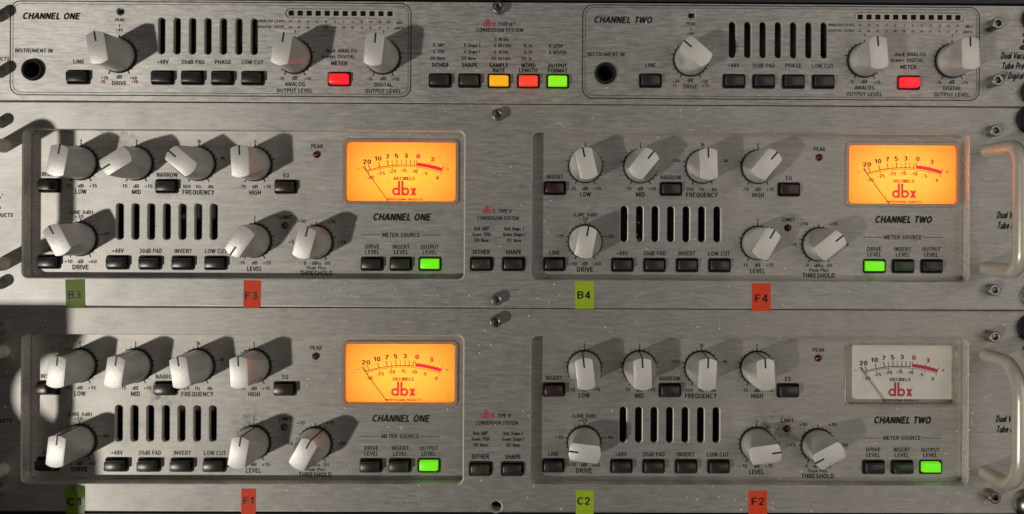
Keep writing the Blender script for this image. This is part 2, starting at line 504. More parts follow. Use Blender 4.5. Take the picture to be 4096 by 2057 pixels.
_T, _B, _L = .925, .075, .075
_P = [(_L, _T), (.34, _T)] + _a(.34, .69, .20, .235, 90, -90) + [(_L, .455)]
GL = {
    'A': (.62, [[(.01, 0), (.31, 1), (.61, 0)], [(.13, .30), (.49, .30)]]),
    'B': (.60, [[(_L, 0), (_L, 1)], [(_L, _T), (.33, _T)] + _a(.33, .72, .19, .205, 90, -90) + [(_L, .515)], [(.30, .515)] + _a(.33, .295, .20, .22, 90, -90) + [(_L, _B)]]),
    'C': (.62, [_a(.34, .5, .265, .43, 42, 318)]),
    'D': (.62, [[(_L, 0), (_L, 1)], [(_L, _T), (.27, _T)] + _a(.27, .5, .27, .425, 90, -90) + [(_L, _B)]]),
    'E': (.54, [[(.52, _T), (_L, _T), (_L, _B), (.53, _B)], [(_L, .51), (.48, .51)]]),
    'F': (.51, [[(.50, _T), (_L, _T), (_L, 0)], [(_L, .49), (.45, .49)]]),
    'G': (.64, [_a(.34, .5, .265, .43, 42, 325) + [(.575, .20), (.575, .47), (.36, .47)]]),
    'H': (.62, [[(_L, 0), (_L, 1)], [(.545, 0), (.545, 1)], [(_L, .52), (.545, .52)]]),
    'I': (.15, [[(_L, 0), (_L, 1)]]),
    'K': (.58, [[(_L, 0), (_L, 1)], [(.54, 1), (.09, .40)], [(.23, .58), (.56, 0)]]),
    'L': (.48, [[(_L, 1), (_L, _B), (.48, _B)]]),
    'M': (.74, [[(_L, 0), (_L, .97), (.37, .16), (.665, .97), (.665, 0)]]),
    'N': (.62, [[(_L, 0), (_L, .97), (.545, .03), (.545, 1)]]),
    'O': (.68, [_o(.34, .5, .265, .43)]),
    'P': (.56, [[(_L, 0), (_L, 1)], _P]),
    'Q': (.68, [_o(.34, .5, .265, .43), [(.40, .26), (.64, 0)]]),
    'R': (.60, [[(_L, 0), (_L, 1)], _P, [(.33, .455), (.56, 0)]]),
    'S': (.58, [_a(.29, .71, .20, .215, 25, 255) + _a(.29, .285, .215, .21, 80, -160)]),
    'T': (.54, [[(0, _T), (.54, _T)], [(.27, _T), (.27, 0)]]),
    'U': (.62, [[(_L, 1), (_L, .30)] + _a(.31, .30, .235, .225, 180, 360) + [(.545, 1)]]),
    'V': (.58, [[(.01, 1), (.29, .02), (.57, 1)]]),
    'W': (.86, [[(.01, 1), (.21, .02), (.43, .95), (.65, .02), (.85, 1)]]),
    'X': (.58, [[(.02, 1), (.56, 0)], [(.56, 1), (.02, 0)]]),
    'Y': (.58, [[(.01, 1), (.29, .45), (.57, 1)], [(.29, .45), (.29, 0)]]),
    'Z': (.54, [[(.03, _T), (.49, _T), (.05, _B), (.52, _B)]]),
    '0': (.55, [_o(.275, .5, .20, .43)]),
    '1': (.34, [[(.03, .74), (.17, .80), (.25, 1), (.25, 0)]]),
    '2': (.55, [_a(.27, .69, .20, .235, 175, -25) + [(.09, _B), (.50, _B)]]),
    '3': (.55, [_a(.27, .715, .18, .21, 155, -80) + _a(.265, .285, .21, .21, 80, -155)]),
    '4': (.56, [[(.40, 0), (.40, .96), (.06, .27), (.55, .27)]]),
    '5': (.55, [[(.47, _T), (.14, _T), (.10, .47)] + _a(.27, .325, .205, .25, 140, -150)]),
    '6': (.55, [_o(.28, .315, .20, .24), _a(.40, .36, .32, .60, 108, 182)]),
    '7': (.52, [[(.04, _T), (.47, _T), (.30, .5), (.20, 0)]]),
    '8': (.55, [_o(.275, .725, .165, .20), _o(.275, .29, .20, .215)]),
    '9': (.55, [_o(.27, .685, .20, .24), _a(.15, .64, .32, .60, 288, 362)]),
    'a': (.50, [_o(.25, .33, .185, .255), [(.435, 0), (.435, .70)]]),
    'b': (.54, [[(_L, 0), (_L, 1)], _o(.275, .35, .195, .28)]),
    'c': (.48, [_a(.265, .35, .19, .28, 42, 318)]),
    'd': (.54, [[(.465, 0), (.465, 1)], _o(.265, .35, .195, .28)]),
    'e': (.53, [[(.08, .36), (.455, .36)] + _a(.265, .35, .19, .28, 5, 318)]),
    'f': (.32, [[(.31, .93)] + _a(.25, .78, .12, .15, 90, 180) + [(.13, 0)], [(.01, .64), (.30, .64)]]),
    'g': (.53, [_o(.26, .35, .19, .28), [(.455, .70), (.455, -.03)] + _a(.265, -.03, .19, .17, 0, -150)]),
    'h': (.52, [[(_L, 0), (_L, 1)], [(_L, .42)] + _a(.26, .42, .185, .22, 170, 0) + [(.445, 0)]]),
    'i': (.15, [[(_L, 0), (_L, .70)], [(_L, .86), (_L, 1)]]),
    'k': (.48, [[(_L, 0), (_L, 1)], [(.44, .70), (.10, .30)], [(.20, .42), (.47, 0)]]),
    'l': (.15, [[(_L, 0), (_L, 1)]]),
    'm': (.80, [[(_L, 0), (_L, .70)], [(_L, .44)] + _a(.235, .44, .165, .20, 170, 0) + [(.40, 0)], [(.40, .44)] + _a(.56, .44, .165, .20, 170, 0) + [(.725, 0)]]),
    'n': (.52, [[(_L, 0), (_L, .70)], [(_L, .42)] + _a(.26, .42, .185, .22, 170, 0) + [(.445, 0)]]),
    'o': (.53, [_o(.265, .35, .19, .28)]),
    'p': (.54, [[(_L, -.26), (_L, .70)], _o(.275, .35, .195, .28)]),
    'r': (.34, [[(_L, 0), (_L, .70)], [(_L, .40)] + _a(.29, .42, .21, .22, 170, 85)]),
    's': (.47, [_a(.235, .495, .15, .14, 30, 255) + _a(.235, .205, .165, .14, 80, -155)]),
    't': (.30, [[(.13, .92), (.13, .17)] + _a(.25, .19, .12, .12, 180, 290), [(.01, .64), (.29, .64)]]),
    'u': (.52, [[(_L, .70), (_L, .27)] + _a(.26, .27, .185, .21, 180, 350) + [(.445, .27)], [(.445, .70), (.445, 0)]]),
    'v': (.46, [[(.01, .70), (.23, .02), (.45, .70)]]),
    'w': (.70, [[(.01, .70), (.18, .02), (.35, .66), (.52, .02), (.69, .70)]]),
    'x': (.46, [[(.01, .70), (.45, 0)], [(.45, .70), (.01, 0)]]),
    'z': (.46, [[(.04, .63), (.40, .63), (.05, .07), (.44, .07)]]),
    '+': (.50, [[(.03, .40), (.47, .40)], [(.25, .18), (.25, .62)]]),
    '-': (.32, [[(.03, .36), (.29, .36)]]),
    ':': (.15, [[(_L, 0), (_L, .15)], [(_L, .52), (_L, .67)]]),
    '.': (.15, [[(_L, 0), (_L, .15)]]),
    '/': (.36, [[(.01, -.04), (.35, 1.04)]]),
    '(': (.28, [_a(.36, .42, .28, .66, 130, 230)]),
    ')': (.28, [_a(-.08, .42, .28, .66, -50, 50)]),
    ' ': (.22, []),
    '\u00b2': (.34, [[(.02 + .62 * (x - .05), .52 + .5 * y) for x, y in _a(.27, .69, .20, .235, 175, -25) + [(.09, _B), (.50, _B)]]]),
}


def stroke_split(pts):
    """cut a polyline where it turns sharply, so that each run keeps its full width"""
    if pts[-1] == 'closed':
        return [pts]
    runs, cur = [], [pts[0]]
    for i in range(1, len(pts)):
        cur.append(pts[i])
        if i < len(pts) - 1:
            a, b, c = pts[i - 1], pts[i], pts[i + 1]
            d1, d2 = (b[0] - a[0], b[1] - a[1]), (c[0] - b[0], c[1] - b[1])
            l = math.hypot(*d1) * math.hypot(*d2)
            if l > 1e-9 and (d1[0] * d2[0] + d1[1] * d2[1]) / l < -0.2:
                runs.append(cur)
                cur = [pts[i]]
    runs.append(cur)
    return runs


def stroke_poly(pts, t):
    closed = pts[-1] == 'closed'
    if closed:
        pts = pts[:-1]
    q = [pts[0]]
    for p in pts[1:]:
        if math.hypot(p[0] - q[-1][0], p[1] - q[-1][1]) > 1e-4:
            q.append(p)
    pts = q
    n = len(pts)
    lf, rg = [], []
    for i in range(n):
        a = pts[i - 1] if (i > 0 or closed) else None
        b = pts[(i + 1) % n] if (i < n - 1 or closed) else None
        p = pts[i]
        d1 = (p[0] - a[0], p[1] - a[1]) if a else None
        d2 = (b[0] - p[0], b[1] - p[1]) if b else None
        u = []
        for d in (d1, d2):
            if d:
                l = math.hypot(*d)
                u.append((-d[1] / l, d[0] / l))
        nx, ny = sum(k[0] for k in u) / len(u), sum(k[1] for k in u) / len(u)
        m2 = max(nx * nx + ny * ny, .16)
        nx, ny = nx / m2 * t / 2, ny / m2 * t / 2
        lf.append((p[0] + nx, p[1] + ny))
        rg.append((p[0] - nx, p[1] - ny))
    fs = [(i, (i + 1) % n, n + (i + 1) % n, n + i) for i in range(n if closed else n - 1)]
    return lf + rg, fs


_txt_cache = {}


def text_shape(s, wt):
    key = (s, wt)
    if key not in _txt_cache:
        t = .19 + wt * 4.5
        vs, fs, x = [], [], 0.0
        for ch in s:
            wd, strokes = GL[ch]
            for st in [r_ for s_ in strokes for r_ in stroke_split(s_)]:
                v, f = stroke_poly(st, t)
                b = len(vs)
                vs += [(a + x, c) for a, c in v]
                fs += [tuple(b + i for i in g) for g in f]
            x += wd + .15
        _txt_cache[key] = (vs, fs)
    return _txt_cache[key]


CAPH = 1.0


def put_text(mb, s, x, z, h, y, width=None, xs=0.80, italic=0.0, align='C', wt=0.0, mi=0, rot=0.0):
    """lettering of cap height h centred on z"""
    vs, fs = text_shape(s, wt)
    if not vs:
        return
    k = h / CAPH
    x0, x1 = min(p[0] for p in vs), max(p[0] for p in vs)
    kx = k * xs
    if width:
        kx = width / (x1 - x0)
    wd = (x1 - x0) * kx
    ox = {'C': -wd / 2, 'L': 0, 'R': -wd}[align]
    out = []
    ca, sa = math.cos(rot), math.sin(rot)
    for px, py in vs:
        zz = py * k - h / 2
        xx = (px - x0) * kx + ox + zz * italic
        out.append((x + xx * ca - zz * sa, y, z + xx * sa + zz * ca))
    mb.add(out, fs, mi)


def dbx_logo(mb, x, z, wd, y, mi=0):
    """x, z = lower left corner; round d and b back to back with tall stems, then a waisted x"""
    k = wd / 410.0
    q = lambda a, b: (x + a * k, z + b * k)
    for cx in (65, 223):
        c = q(cx, 66)
        mb.ring(c[0], c[1], 68 * k, 33 * k, y, mi=mi)
    for a, b in ((98, 134), (154, 190)):
        p0, p1 = q(a, 0), q(b, 245)
        mb.poly([(p0[0], p0[1]), (p1[0], p0[1]), (p1[0], p1[1]), (p0[0], p1[1])], y - 0.012, mi)
    for sgn, dy in ((1, 0.024), (-1, 0.036)):
        pts = []
        for t in range(9):
            u = t / 8
            zz = 128 * u
            xx = 362 + sgn * 30 * math.sin((u - .5) * math.pi) * (0.45 + 0.55 * abs(2 * u - 1))
            pts.append((xx, zz))
        L_ = [q(a - 21, b) for a, b in pts]
        R_ = [q(a + 21, b) for a, b in pts]
        n = len(pts)
        mb.add([(a, y - dy, b) for a, b in L_ + R_], [(i, i + 1, n + i + 1, n + i) for i in range(n - 1)], mi)
    c = q(425, 150)
    mb.ring(c[0], c[1], 8 * k, 3 * k, y, n=12, mi=mi)


# ------------------------------------------------------------------ object helpers
def empty(name, loc, label, cat, group=None):
    o = bpy.data.objects.new(name, None)
    COL.objects.link(o)
    o.empty_display_size = 0.02
    o.location = Vector(loc) * S
    o['label'] = label
    o['category'] = cat
    if group:
        o['group'] = group
    return o


def part(name, me, parent, loc=None, rot=0.0, label=None):
    """a mesh part; loc is in millimetres in the parent's own space (default: mesh is in scene space)"""
    o = bpy.data.objects.new(name, me)
    COL.objects.link(o)
    o.parent = parent
    if loc is None:
        p = parent
        off = Vector((0, 0, 0))
        while p:
            off += p.location
            p = p.parent
        o.location = -off
    else:
        o.location = Vector(loc) * S
    o.rotation_euler = (0, rot, 0)
    if label:
        o['label'] = label
    return o


def copy_part(o, parent, loc, rot=0.0, label=None, keep_label=True):
    c = o.copy()
    COL.objects.link(c)
    c.parent = parent
    if loc is not None:
        c.location = Vector(loc) * S
        c.rotation_euler = (0, rot, 0)
    if label:
        c['label'] = label
    elif 'label' in c and not keep_label:
        del c['label']
    for ch in list(o.children):
        d = ch.copy()
        COL.objects.link(d)
        d.parent = c
    return c


# ------------------------------------------------------------------ prototype meshes
KNOB_H = 17.0


def knob_mesh():
    bm = bmesh.new()
    prof = [(7.15, 0.5), (7.1, 3.0), (6.98, 9.0), (6.78, KNOB_H)]
    n = 72
    rings = []
    for r, h in prof:
        rings.append([bm.verts.new((r * math.cos(2 * math.pi * i / n), r * math.sin(2 * math.pi * i / n), h)) for i in range(n)])
    for a, b in zip(rings, rings[1:]):
        for i in range(n):
            j = (i + 1) % n
            bm.faces.new((a[i], a[j], b[j], b[i]))
    bm.faces.new(rings[-1])
    bm.faces.new(list(reversed(rings[0])))
    for sg in (1, -1):
        top, low = Vector((sg * 3.75, 0, KNOB_H)), Vector((sg * 7.0, 0, 0.40 * KNOB_H))
        d = low - top
        nrm = Vector((sg * -d.z, 0, abs(d.x))).normalized()
        nrm = Vector((sg * abs(d.z), 0, abs(d.x))).normalized()
        geom = bm.verts[:] + bm.edges[:] + bm.faces[:]
        r = bmesh.ops.bisect_plane(bm, geom=geom, plane_co=top, plane_no=nrm, clear_outer=True, dist=1e-5)
        ed = [e for e in r['geom_cut'] if isinstance(e, bmesh.types.BMEdge)]
        bmesh.ops.edgeloop_fill(bm, edges=ed)
    bmesh.ops.remove_doubles(bm, verts=bm.verts[:], dist=1e-4)
    bmesh.ops.recalc_face_normals(bm, faces=bm.faces[:])
    sharp = [e for e in bm.edges if len(e.link_faces) == 2 and e.calc_face_angle(0) > R(28)]
    bmesh.ops.bevel(bm, geom=sharp, offset=0.16, segments=2, profile=0.5, affect='EDGES', clamp_overlap=True)
    for f in bm.faces:
        c = f.calc_center_median()
        f.material_index = 1 if (f.normal.z > 0.9 and c.z > KNOB_H - 0.3) else 0
    for v in bm.verts:
        x, z, h = v.co
        v.co = (x * S, -h * S, z * S)
    bmesh.ops.recalc_face_normals(bm, faces=bm.faces[:])
    me = bpy.data.meshes.new('knob')
    bm.to_mesh(me)
    bm.free()
    me.materials.append(MAT['knob'])
    me.materials.append(MAT['cap'])
    me.shade_smooth()
    me.set_sharp_from_angle(angle=R(25))
    return me


def pointer_mesh():
    mb = MB()
    H = KNOB_H
    mb.box(-0.36, 0.36, -H - 0.05, -H + 0.3, 2.7, 6.80)
    # the line runs on down the side of the knob to the panel
    prof = [(6.86, H + 0.05), (7.06, 9.0), (7.19, 1.0)]
    for (r0, h0), (r1, h1) in zip(prof, prof[1:]):
        vs = [(sx * 0.30, -h, r + d) for (r, h) in ((r0, h0), (r1, h1)) for d in (-0.25, 0.02) for sx in (-1, 1)]
        mb.add(vs, [(0, 1, 3, 2), (4, 6, 7, 5), (2, 3, 7, 6), (0, 2, 6, 4), (1, 5, 7, 3), (0, 4, 5, 1)])
    return mb.mesh('pointer', MAT['ink'], smooth=0)


def collar_mesh():
    mb = MB()
    mb.lathe(0, 0, [(7.62, -0.02), (7.62, -0.8), (7.4, -1.05), (6.6, -1.05)], n=48, cap0=False, cap1=False)
    return mb.mesh('collar', MAT['black'])


ME_KNOB, ME_POINTER, ME_COLLAR = knob_mesh(), pointer_mesh(), collar_mesh()
_knob = [None]


def knob(parent, x, z, y, deg, label=None):
    loc = Vector((x, y, z)) - parent.location / S
    if _knob[0] is None:
        k = part('knob', ME_KNOB, parent, loc, R(deg))
        part('pointer', ME_POINTER, k, (0, 0, 0))
        part('collar', ME_COLLAR, k, (0, 0, 0))
        _knob[0] = k
        if label:
            k['label'] = label
        return k
    return copy_part(_knob[0], parent, loc, R(deg), label, keep_label=False)


def button_frame_mesh():
    return plate_mesh('button_frame', rr(0, 0, 10.0, 6.3, 0.9), [rr(0, 0, 8.7, 5.0, 0.5)], -0.55, 0.5, 0.22, MAT['black'])


def button_cap_mesh(kind, mat, h):
    bm = bmesh.new()
    a = [(-4.15, -2.3), (4.15, -2.3), (4.15, 2.3), (-4.15, 2.3)]
    b = [(-3.85, -1.95), (3.85, -1.95), (3.85, 1.95), (-3.85, 1.95)]
    va = [bm.verts.new((x * S, 1.2 * S, z * S)) for x, z in a]
    vb = [bm.verts.new((x * S, -h * S, z * S)) for x, z in b]
    bm.faces.new(va)
    top = bm.faces.new(vb)
    for i in range(4):
        j = (i + 1) % 4
        bm.faces.new((va[i], va[j], vb[j], vb[i]))
    bmesh.ops.recalc_face_normals(bm, faces=bm.faces[:])
    ed = [e for e in bm.edges if any(v in vb for v in e.verts)]
    bmesh.ops.bevel(bm, geom=ed, offset=0.32 * S, segments=2, profile=0.5, affect='EDGES')
    me = bpy.data.meshes.new('button_cap')
    bm.to_mesh(me)
    bm.free()
    me.materials.append(mat)
    me.shade_smooth()
    me.set_sharp_from_angle(angle=R(40))
    return me


ME_FRAME = button_frame_mesh()
_btn = {}
BTN_LABEL = {'lit_green': 'lit bright green button', 'lit_lime': 'lit lime green button', 'lit_red': 'lit red button',
             'lit_orange': 'lit orange-red button', 'lit_amber': 'lit amber yellow button', 'button_red': 'unlit dark red button',
             'button_green': 'unlit dark green button', 'button_brown': 'unlit brownish button', 'button': None}


def button(parent, x, z, y, kind='button', h=3.2):
    loc = Vector((x, y, z)) - parent.location / S
    key = (kind, h)
    if key not in _btn:
        f = part('push_button', ME_FRAME, parent, loc, 0, BTN_LABEL[kind])
        part('button_cap', button_cap_mesh(kind, MAT[kind], h), f, (0, 0, 0))
        well = MB()
        well.poly(rr(0, 0, 9.0, 5.3, 0.4), 0.45)
        part('button_well', well.mesh('button_well', MAT['hole'], smooth=0), f, (0, 0, 0))
        _btn[key] = f
        return f
    return copy_part(_btn[key], parent, loc)


def screw_meshes(mat, h=6.5, r=2.55):
    head = plate_mesh('screw_head', circ(0, 0, r, 28), [hexa(0, 0, 1.30)], -h, -h + 2.6, 0.35, mat)
    mb = MB()
    mb.lathe(0, 0, [(r, 0.3), (r, -h + 2.2), (r - .4, -h + 2.2)], n=28, cap0=False, cap1=False)
    mb.lathe(0, 0, [(1.5, -h + 2.2), (0.2, -h + 2.3)], n=12, cap0=False, cap1=True)
    body = mb.mesh('screw_body', mat)
    return head, body


_screw = {}


def screw(parent, x, z, kind='chrome', h=6.5, rot=0.0, label=None):
    loc = Vector((x, 0, z)) - parent.location / S
    key = (kind, h)
    if key not in _screw:
        hd, bd = screw_meshes(MAT[kind], h)
        s = part('socket_screw', bd, parent, loc, rot, label)
        part('screw_head', hd, s, (0, 0, 0))
        _screw[key] = s
        return s
    return copy_part(_screw[key], parent, loc, rot, label, keep_label=True)


def rack_screw(parent, x, z, kind='black', r=5.2, h=6.0, label=None):
    mb = MB()
    if kind == 'black':
        prof = [(r, 0.0), (r, -1.2), (r * .92, -h * .55), (r * .70, -h * .85), (r * .62, -h), (r * .25, -h)]
        m = MAT['black']
    else:
        prof = [(r, 0.0), (r, -0.9), (r * .93, -h * .5), (r * .70, -h * .88), (r * .35, -h), (0.3, -h)]
        m = MAT[kind]
    mb.lathe(0, 0, prof, n=36, cap0=False)
    loc = Vector((x, 0, z)) - parent.location / S
    return part('mounting_screw', mb.mesh('mounting_screw', m, 50), parent, loc, 0, label)


def handle(parent, x, z0, z1, out, rad, bend, mat):
    """pull handle: tube bent twice, its two feet on the panel"""
    pts = [(0.4, z0), (-(out - bend), z0)]
    for i in range(1, 9):
        a = R(90 * i / 8)
        pts.append((-(out - bend) - bend * math.sin(a), z0 + bend * (1 - math.cos(a))))
    for i in range(0, 9):
        a = R(90 * i / 8)
        pts.append((-out + bend * (1 - math.cos(a)), z1 - bend + bend * math.sin(a)))
    pts.append((0.4, z1))
    n = 24
    mb = MB()
    vs, fs = [], []
    for k, (y, z) in enumerate(pts):
        a = pts[max(k - 1, 0)]
        b = pts[min(k + 1, len(pts) - 1)]
        d = Vector((0, b[0] - a[0], b[1] - a[1])).normalized()
        e1 = Vector((1, 0, 0))
        e2 = d.cross(e1)
        for i in range(n):
            t = 2 * math.pi * i / n
            p = Vector((x, y, z)) + rad * (math.cos(t) * e1 + math.sin(t) * e2)
            vs.append(tuple(p))
    for k in range(len(pts) - 1):
        for i in range(n):
            j = (i + 1) % n
            fs.append((k * n + i, k * n + j, (k + 1) * n + j, (k + 1) * n + i))
    mb.add(vs, fs)
    h = part('handle', mb.mesh('handle', mat), parent)
    return h


# ------------------------------------------------------------------ lettering shared by the dials
def dial_marks(mb, cx, cz, y, step=15, arc=True):
    for a in range(-150, 151, step):
        major = a in (-150, 0, 150)
        half = abs(a) == 75
        r1 = 9.1 if major else (8.9 if half else 8.45)
        wd = 0.52 if major else (0.44 if half else 0.31)
        s, c = math.sin(R(a)), math.cos(R(a))
        mb.strip((cx + 7.5 * s, cz + 7.5 * c), (cx + r1 * s, cz + r1 * c), wd, y)
    if arc:
        mb.ring(cx, cz, 7.75, 7.45, y - 0.012, -150, 150, 60)


INK = 0.05     # thickness of the printed ink above the metal

# ================================================================== the rack behind
rack = empty('equipment_rack', (-31.5, 60, -140), 'black steel rack frame and dark interior behind the three silver panels', 'rack')
for sx in (-1, 1):
    mb = MB()
    mb.box(-31.5 + sx * 232.5 - 9, -31.5 + sx * 232.5 + 9, 9.2, 12, -240, 190)
    part('rail', mb.mesh('rail', MAT['case'], 0), rack)
mb = MB()
mb.box(-300, 237, 160, 164, -240, 190)
part('back_panel', mb.mesh('back_panel', MAT['hole'], 0), rack)

X_L, X_R = -272.8, 209.8
XC = (X_L + X_R) / 2

up_unit = empty('rack_panel', (XC, 0, 96.3), 'black rack panel, a thin dark strip along the top edge above the silver panels', 'rack panel')
me = plate_mesh('faceplate', [(X_L, 96.35), (X_R, 96.35), (X_R, 139.8), (X_L, 139.8)], [], -0.6, 2.4, 0.3, MAT['blackpaint'])
part('faceplate', me, up_unit)

low_unit = empty('rack_panel', (XC, 0, -171), 'black rack panel just under the lowest silver unit, mostly out of view', 'rack panel')
me = plate_mesh('faceplate', [(X_L, -171), (X_R, -171), (X_R, -127.2), (X_L, -127.2)], [], 0, 2.4, 0.3, MAT['blackpaint'])
part('faceplate', me, low_unit)

# ================================================================== top unit
SEAM1, SEAM2, SEAM3, TOP = 51.45, -37.65, -126.6, 95.9
GAP = 0.22
U1 = empty('tube_preamp', (XC, 0, SEAM1), 'slim silver unit at the top of the rack with jack sockets and five coloured buttons', 'audio unit')
C1, C2 = -196.0, 52.2      # the DRIVE knob of each channel
ZR = 71.35
holes = []
for c in (C1, C2):
    for i in range(7):
        holes.append(rr(c + 18.25 + i * 6.69, ZR + 8.75, 2.95, 15.9, 1.45))
    holes.append(rr(c + 95.75, ZR + 19.1, 47.8, 4.1, 2.0))
    holes.append(circ(c + 0.4, ZR + 19.2, 1.65, 24))
    holes.append(circ(c - 37.1, ZR - 6.4, 4.3, 40))
    for bx in (-17.5, 18.95, 31.9, 44.9, 57.95, 95.4):
        holes.append(rr(c + bx, ZR - 9.45, 9.4, 5.7, 0.7, 3))
for i in range(5):
    holes.append(rr(-56.75 + i * 12.76, 61.4, 9.4, 5.7, 0.7, 3))
me = plate_mesh('faceplate', [(X_L, SEAM1 + GAP), (X_R, SEAM1 + GAP), (X_R, TOP - GAP), (X_L, TOP - GAP)], holes, 0, 2.2, 0.25, [MAT['plate'], MAT['edge']])
part('faceplate', me, U1)
mb = MB()
mb.box(X_L + 18, X_R - 18, 14, 120, SEAM1 + 1, TOP - 1)
part('chassis', mb.mesh('chassis', MAT['case'], 0), U1)

K, RD = MB(), MB()
Y = -INK
REDS = []


def T(s, x, z, h, **kw):
    put_text(kw.pop('mb', K), s, x, z, h, kw.pop('y', Y), **kw)


for ci, c in enumerate((C1, C2)):
    RN = [MB(), MB(), MB()]
    REDS += RN
    cxm, czm = c + 39.65, ZR + 3.15
    K.rring(cxm, czm, 173.9, 41.1, 4.6, 0.42, Y)
    K.rring(cxm, czm, 171.4, 38.6, 3.6, 0.20, Y)
    T('CHANNEL ' + ('ONE', 'TWO')[ci], c - 29.4, ZR + 17.05, 2.75, width=25.3 if ci else 24.6, italic=0.22, wt=0.012)
    T('PEAK', c + 0.15, ZR + 15.55, 1.3, width=4.1)
    T('0', c, ZR + 13.1, 1.3, mb=RN[0], wt=.012)
    T('+45', c, ZR + 11.2, 1.35, width=2.9)
    T('INSTRUMENT IN', c - 36.9, ZR + 2.0, 1.75, width=16.2)
    T('LINE', c - 17.5, ZR - 2.65, 1.75, width=4.7)
    for bx, s, wd in ((18.95, '+48V', 4.9), (31.9, '20dB PAD', 10.0), (44.9, 'PHASE', 7.1), (57.7, 'LOW CUT', 9.4)):
        T(s, c + bx, ZR - 2.5, 1.75, width=wd)
    T('+30', c - 6.2, ZR - 9.6, 1.4, width=2.9)
    T('-15', c - 7.15, ZR - 11.35, 1.4, width=2.4, mb=RN[1], wt=.012)
    T('+60', c + 6.2, ZR - 9.6, 1.4, width=2.9)
    T('+15', c + 6.75, ZR - 11.3, 1.4, width=2.9, mb=RN[2], wt=.012)
    T('dB', c, ZR - 9.15, 1.65, width=2.5)
    T('DRIVE', c, ZR - 11.95, 1.75, width=6.2)
    for kx, wd in ((76.05, 'ANALOG'), (114.4, 'DIGITAL')):
        T('0', c + kx + 0.1, ZR + 11.1, 1.2)
        T('-15', c + kx - 5.8, ZR - 9.45, 1.35, width=2.4)
        T('+15', c + kx + 5.6, ZR - 9.45, 1.35, width=2.9)
        T('dB', c + kx, ZR - 9.15, 1.65, width=2.5)
        T(wd, c + kx + 0.1, ZR - 11.85, 1.75, width=8.9 if kx < 100 else 7.9)
        T('OUTPUT LEVEL', c + kx, ZR - 14.65, 1.75, width=15.6)
    for i, (a, b) in enumerate(zip('-24 -20 -16 -12 -8 -4 0 +4 +8 +12 +16 +20'.split(), '-44 -40 -36 -32 -28 -24 -20 -16 -12 -8 -4 0'.split())):
        T(a, c + 73.8 + i * 3.88, ZR + 15.4, 1.1, xs=0.86)
        T(b, c + 73.7 + i * 3.88, ZR + 12.9, 1.1, xs=0.86)
    T('ANALOG LEVEL', c + 65.9, ZR + 15.5, 1.1, width=11.8)
    T('DIGITAL LEVEL', c + 65.9, ZR + 13.0, 1.1, width=11.6)
    T('dBu', c + 121.5, ZR + 15.15, 1.1, width=2.9)
    T('dBFS', c + 121.2, ZR + 12.75, 1.1, width=3.9)
    T('Red: ANALOG', c + 96.3, ZR + 2.8, 1.6, width=13.4)
    T('Green: DIGITAL', c + 94.8, ZR + 0.25, 1.6, width=14.5)
    T('METER', c + 95.3, ZR - 2.7, 1.75, width=7.1, wt=0.006)
    for kx in (0, 76.05, 114.4):
        dial_marks(K, c + kx, ZR, Y)

LG = MB()
dbx_logo(LG, -38.3, 85.15, 5.5, Y)
T('TYPE IV', -31.7, 86.1, 1.7, width=6.4, italic=0.22, align='L')
T('TM', -24.6, 86.9, 0.7, xs=0.8)
T('CONVERSION SYSTEM', -31.05, 83.6, 1.7, width=20.4, italic=0.22)
for i, (s1, s2) in enumerate((('DITHER', ''), ('SHAPE', ''), ('SAMPLE', 'RATE'), ('WORD', 'LENGTH'), ('OUTPUT', 'FORMAT'))):
    x = -56.85 + i * 12.77
    wd = {'DITHER': 7.3, 'SHAPE': 6.8, 'SAMPLE': 8.3, 'RATE': 5.3, 'WORD': 6.3, 'LENGTH': 8.1, 'OUTPUT': 8.2, 'FORMAT': 8.5}
    T(s1, x, 68.25, 1.75, width=wd[s1], wt=0.010)
    if s2:
        T(s2, x, 66.1, 1.75, width=wd[s2], wt=0.010)
rows = (79.55, 76.85, 74.05, 71.2)
for i, ls in enumerate((('', 'R: SNR\u00b2', 'G: TPDF', 'Off: None'), ('', 'R: Shape 2', 'G: Shape 1', 'Off: None'),
                        ('Y: 96 kHz', 'R: 88.2 kHz', 'G: 48 kHz', 'Off: 44.1 kHz'), ('', 'R: 24', 'G: 20', 'Off: 16'), ('', 'R: S/PDIF', 'G: AES/EBU', ''))):
    xl = -60.0 + i * 12.77 + (0.7 if i == 1 else 1.0 if i == 2 else 1.4 if i == 3 else -0.6 if i == 4 else 0)
    for s, z in zip(ls, rows):
        if s:
            T(s, xl - (1.15 if s.startswith('Off') else 0) + (0.2 if s[0] == 'Y' else 0), z, 1.5, align='L', xs=0.82, wt=0.004)
T('PROFESSIONAL PRODUCTS', -243.4, 69.7, 1.65, width=27, italic=0.22, align='R')
T('Dual Vacuum', 188.2, 73.9, 2.9, align='L', italic=0.22, xs=0.68, wt=0.016)
T('Tube Preamp', 188.7, 69.4, 2.9, align='L', italic=0.22, xs=0.68, wt=0.016)
T('w/ Digital Out', 187.9, 65.1, 2.9, align='L', italic=0.22, xs=0.68, wt=0.016)
T('386', 196.6, 80.3, 6.8, align='L', italic=0.22, xs=0.8, wt=0.03)
part('black_lettering', K.mesh('black_lettering', MAT['ink'], 0, fix=False), U1)
for m_ in REDS:
    part('red_number', m_.mesh('red_number', MAT['redink'], 0, fix=False), U1)
part('logo', LG.mesh('logo', MAT['redink'], 0, fix=False), U1)

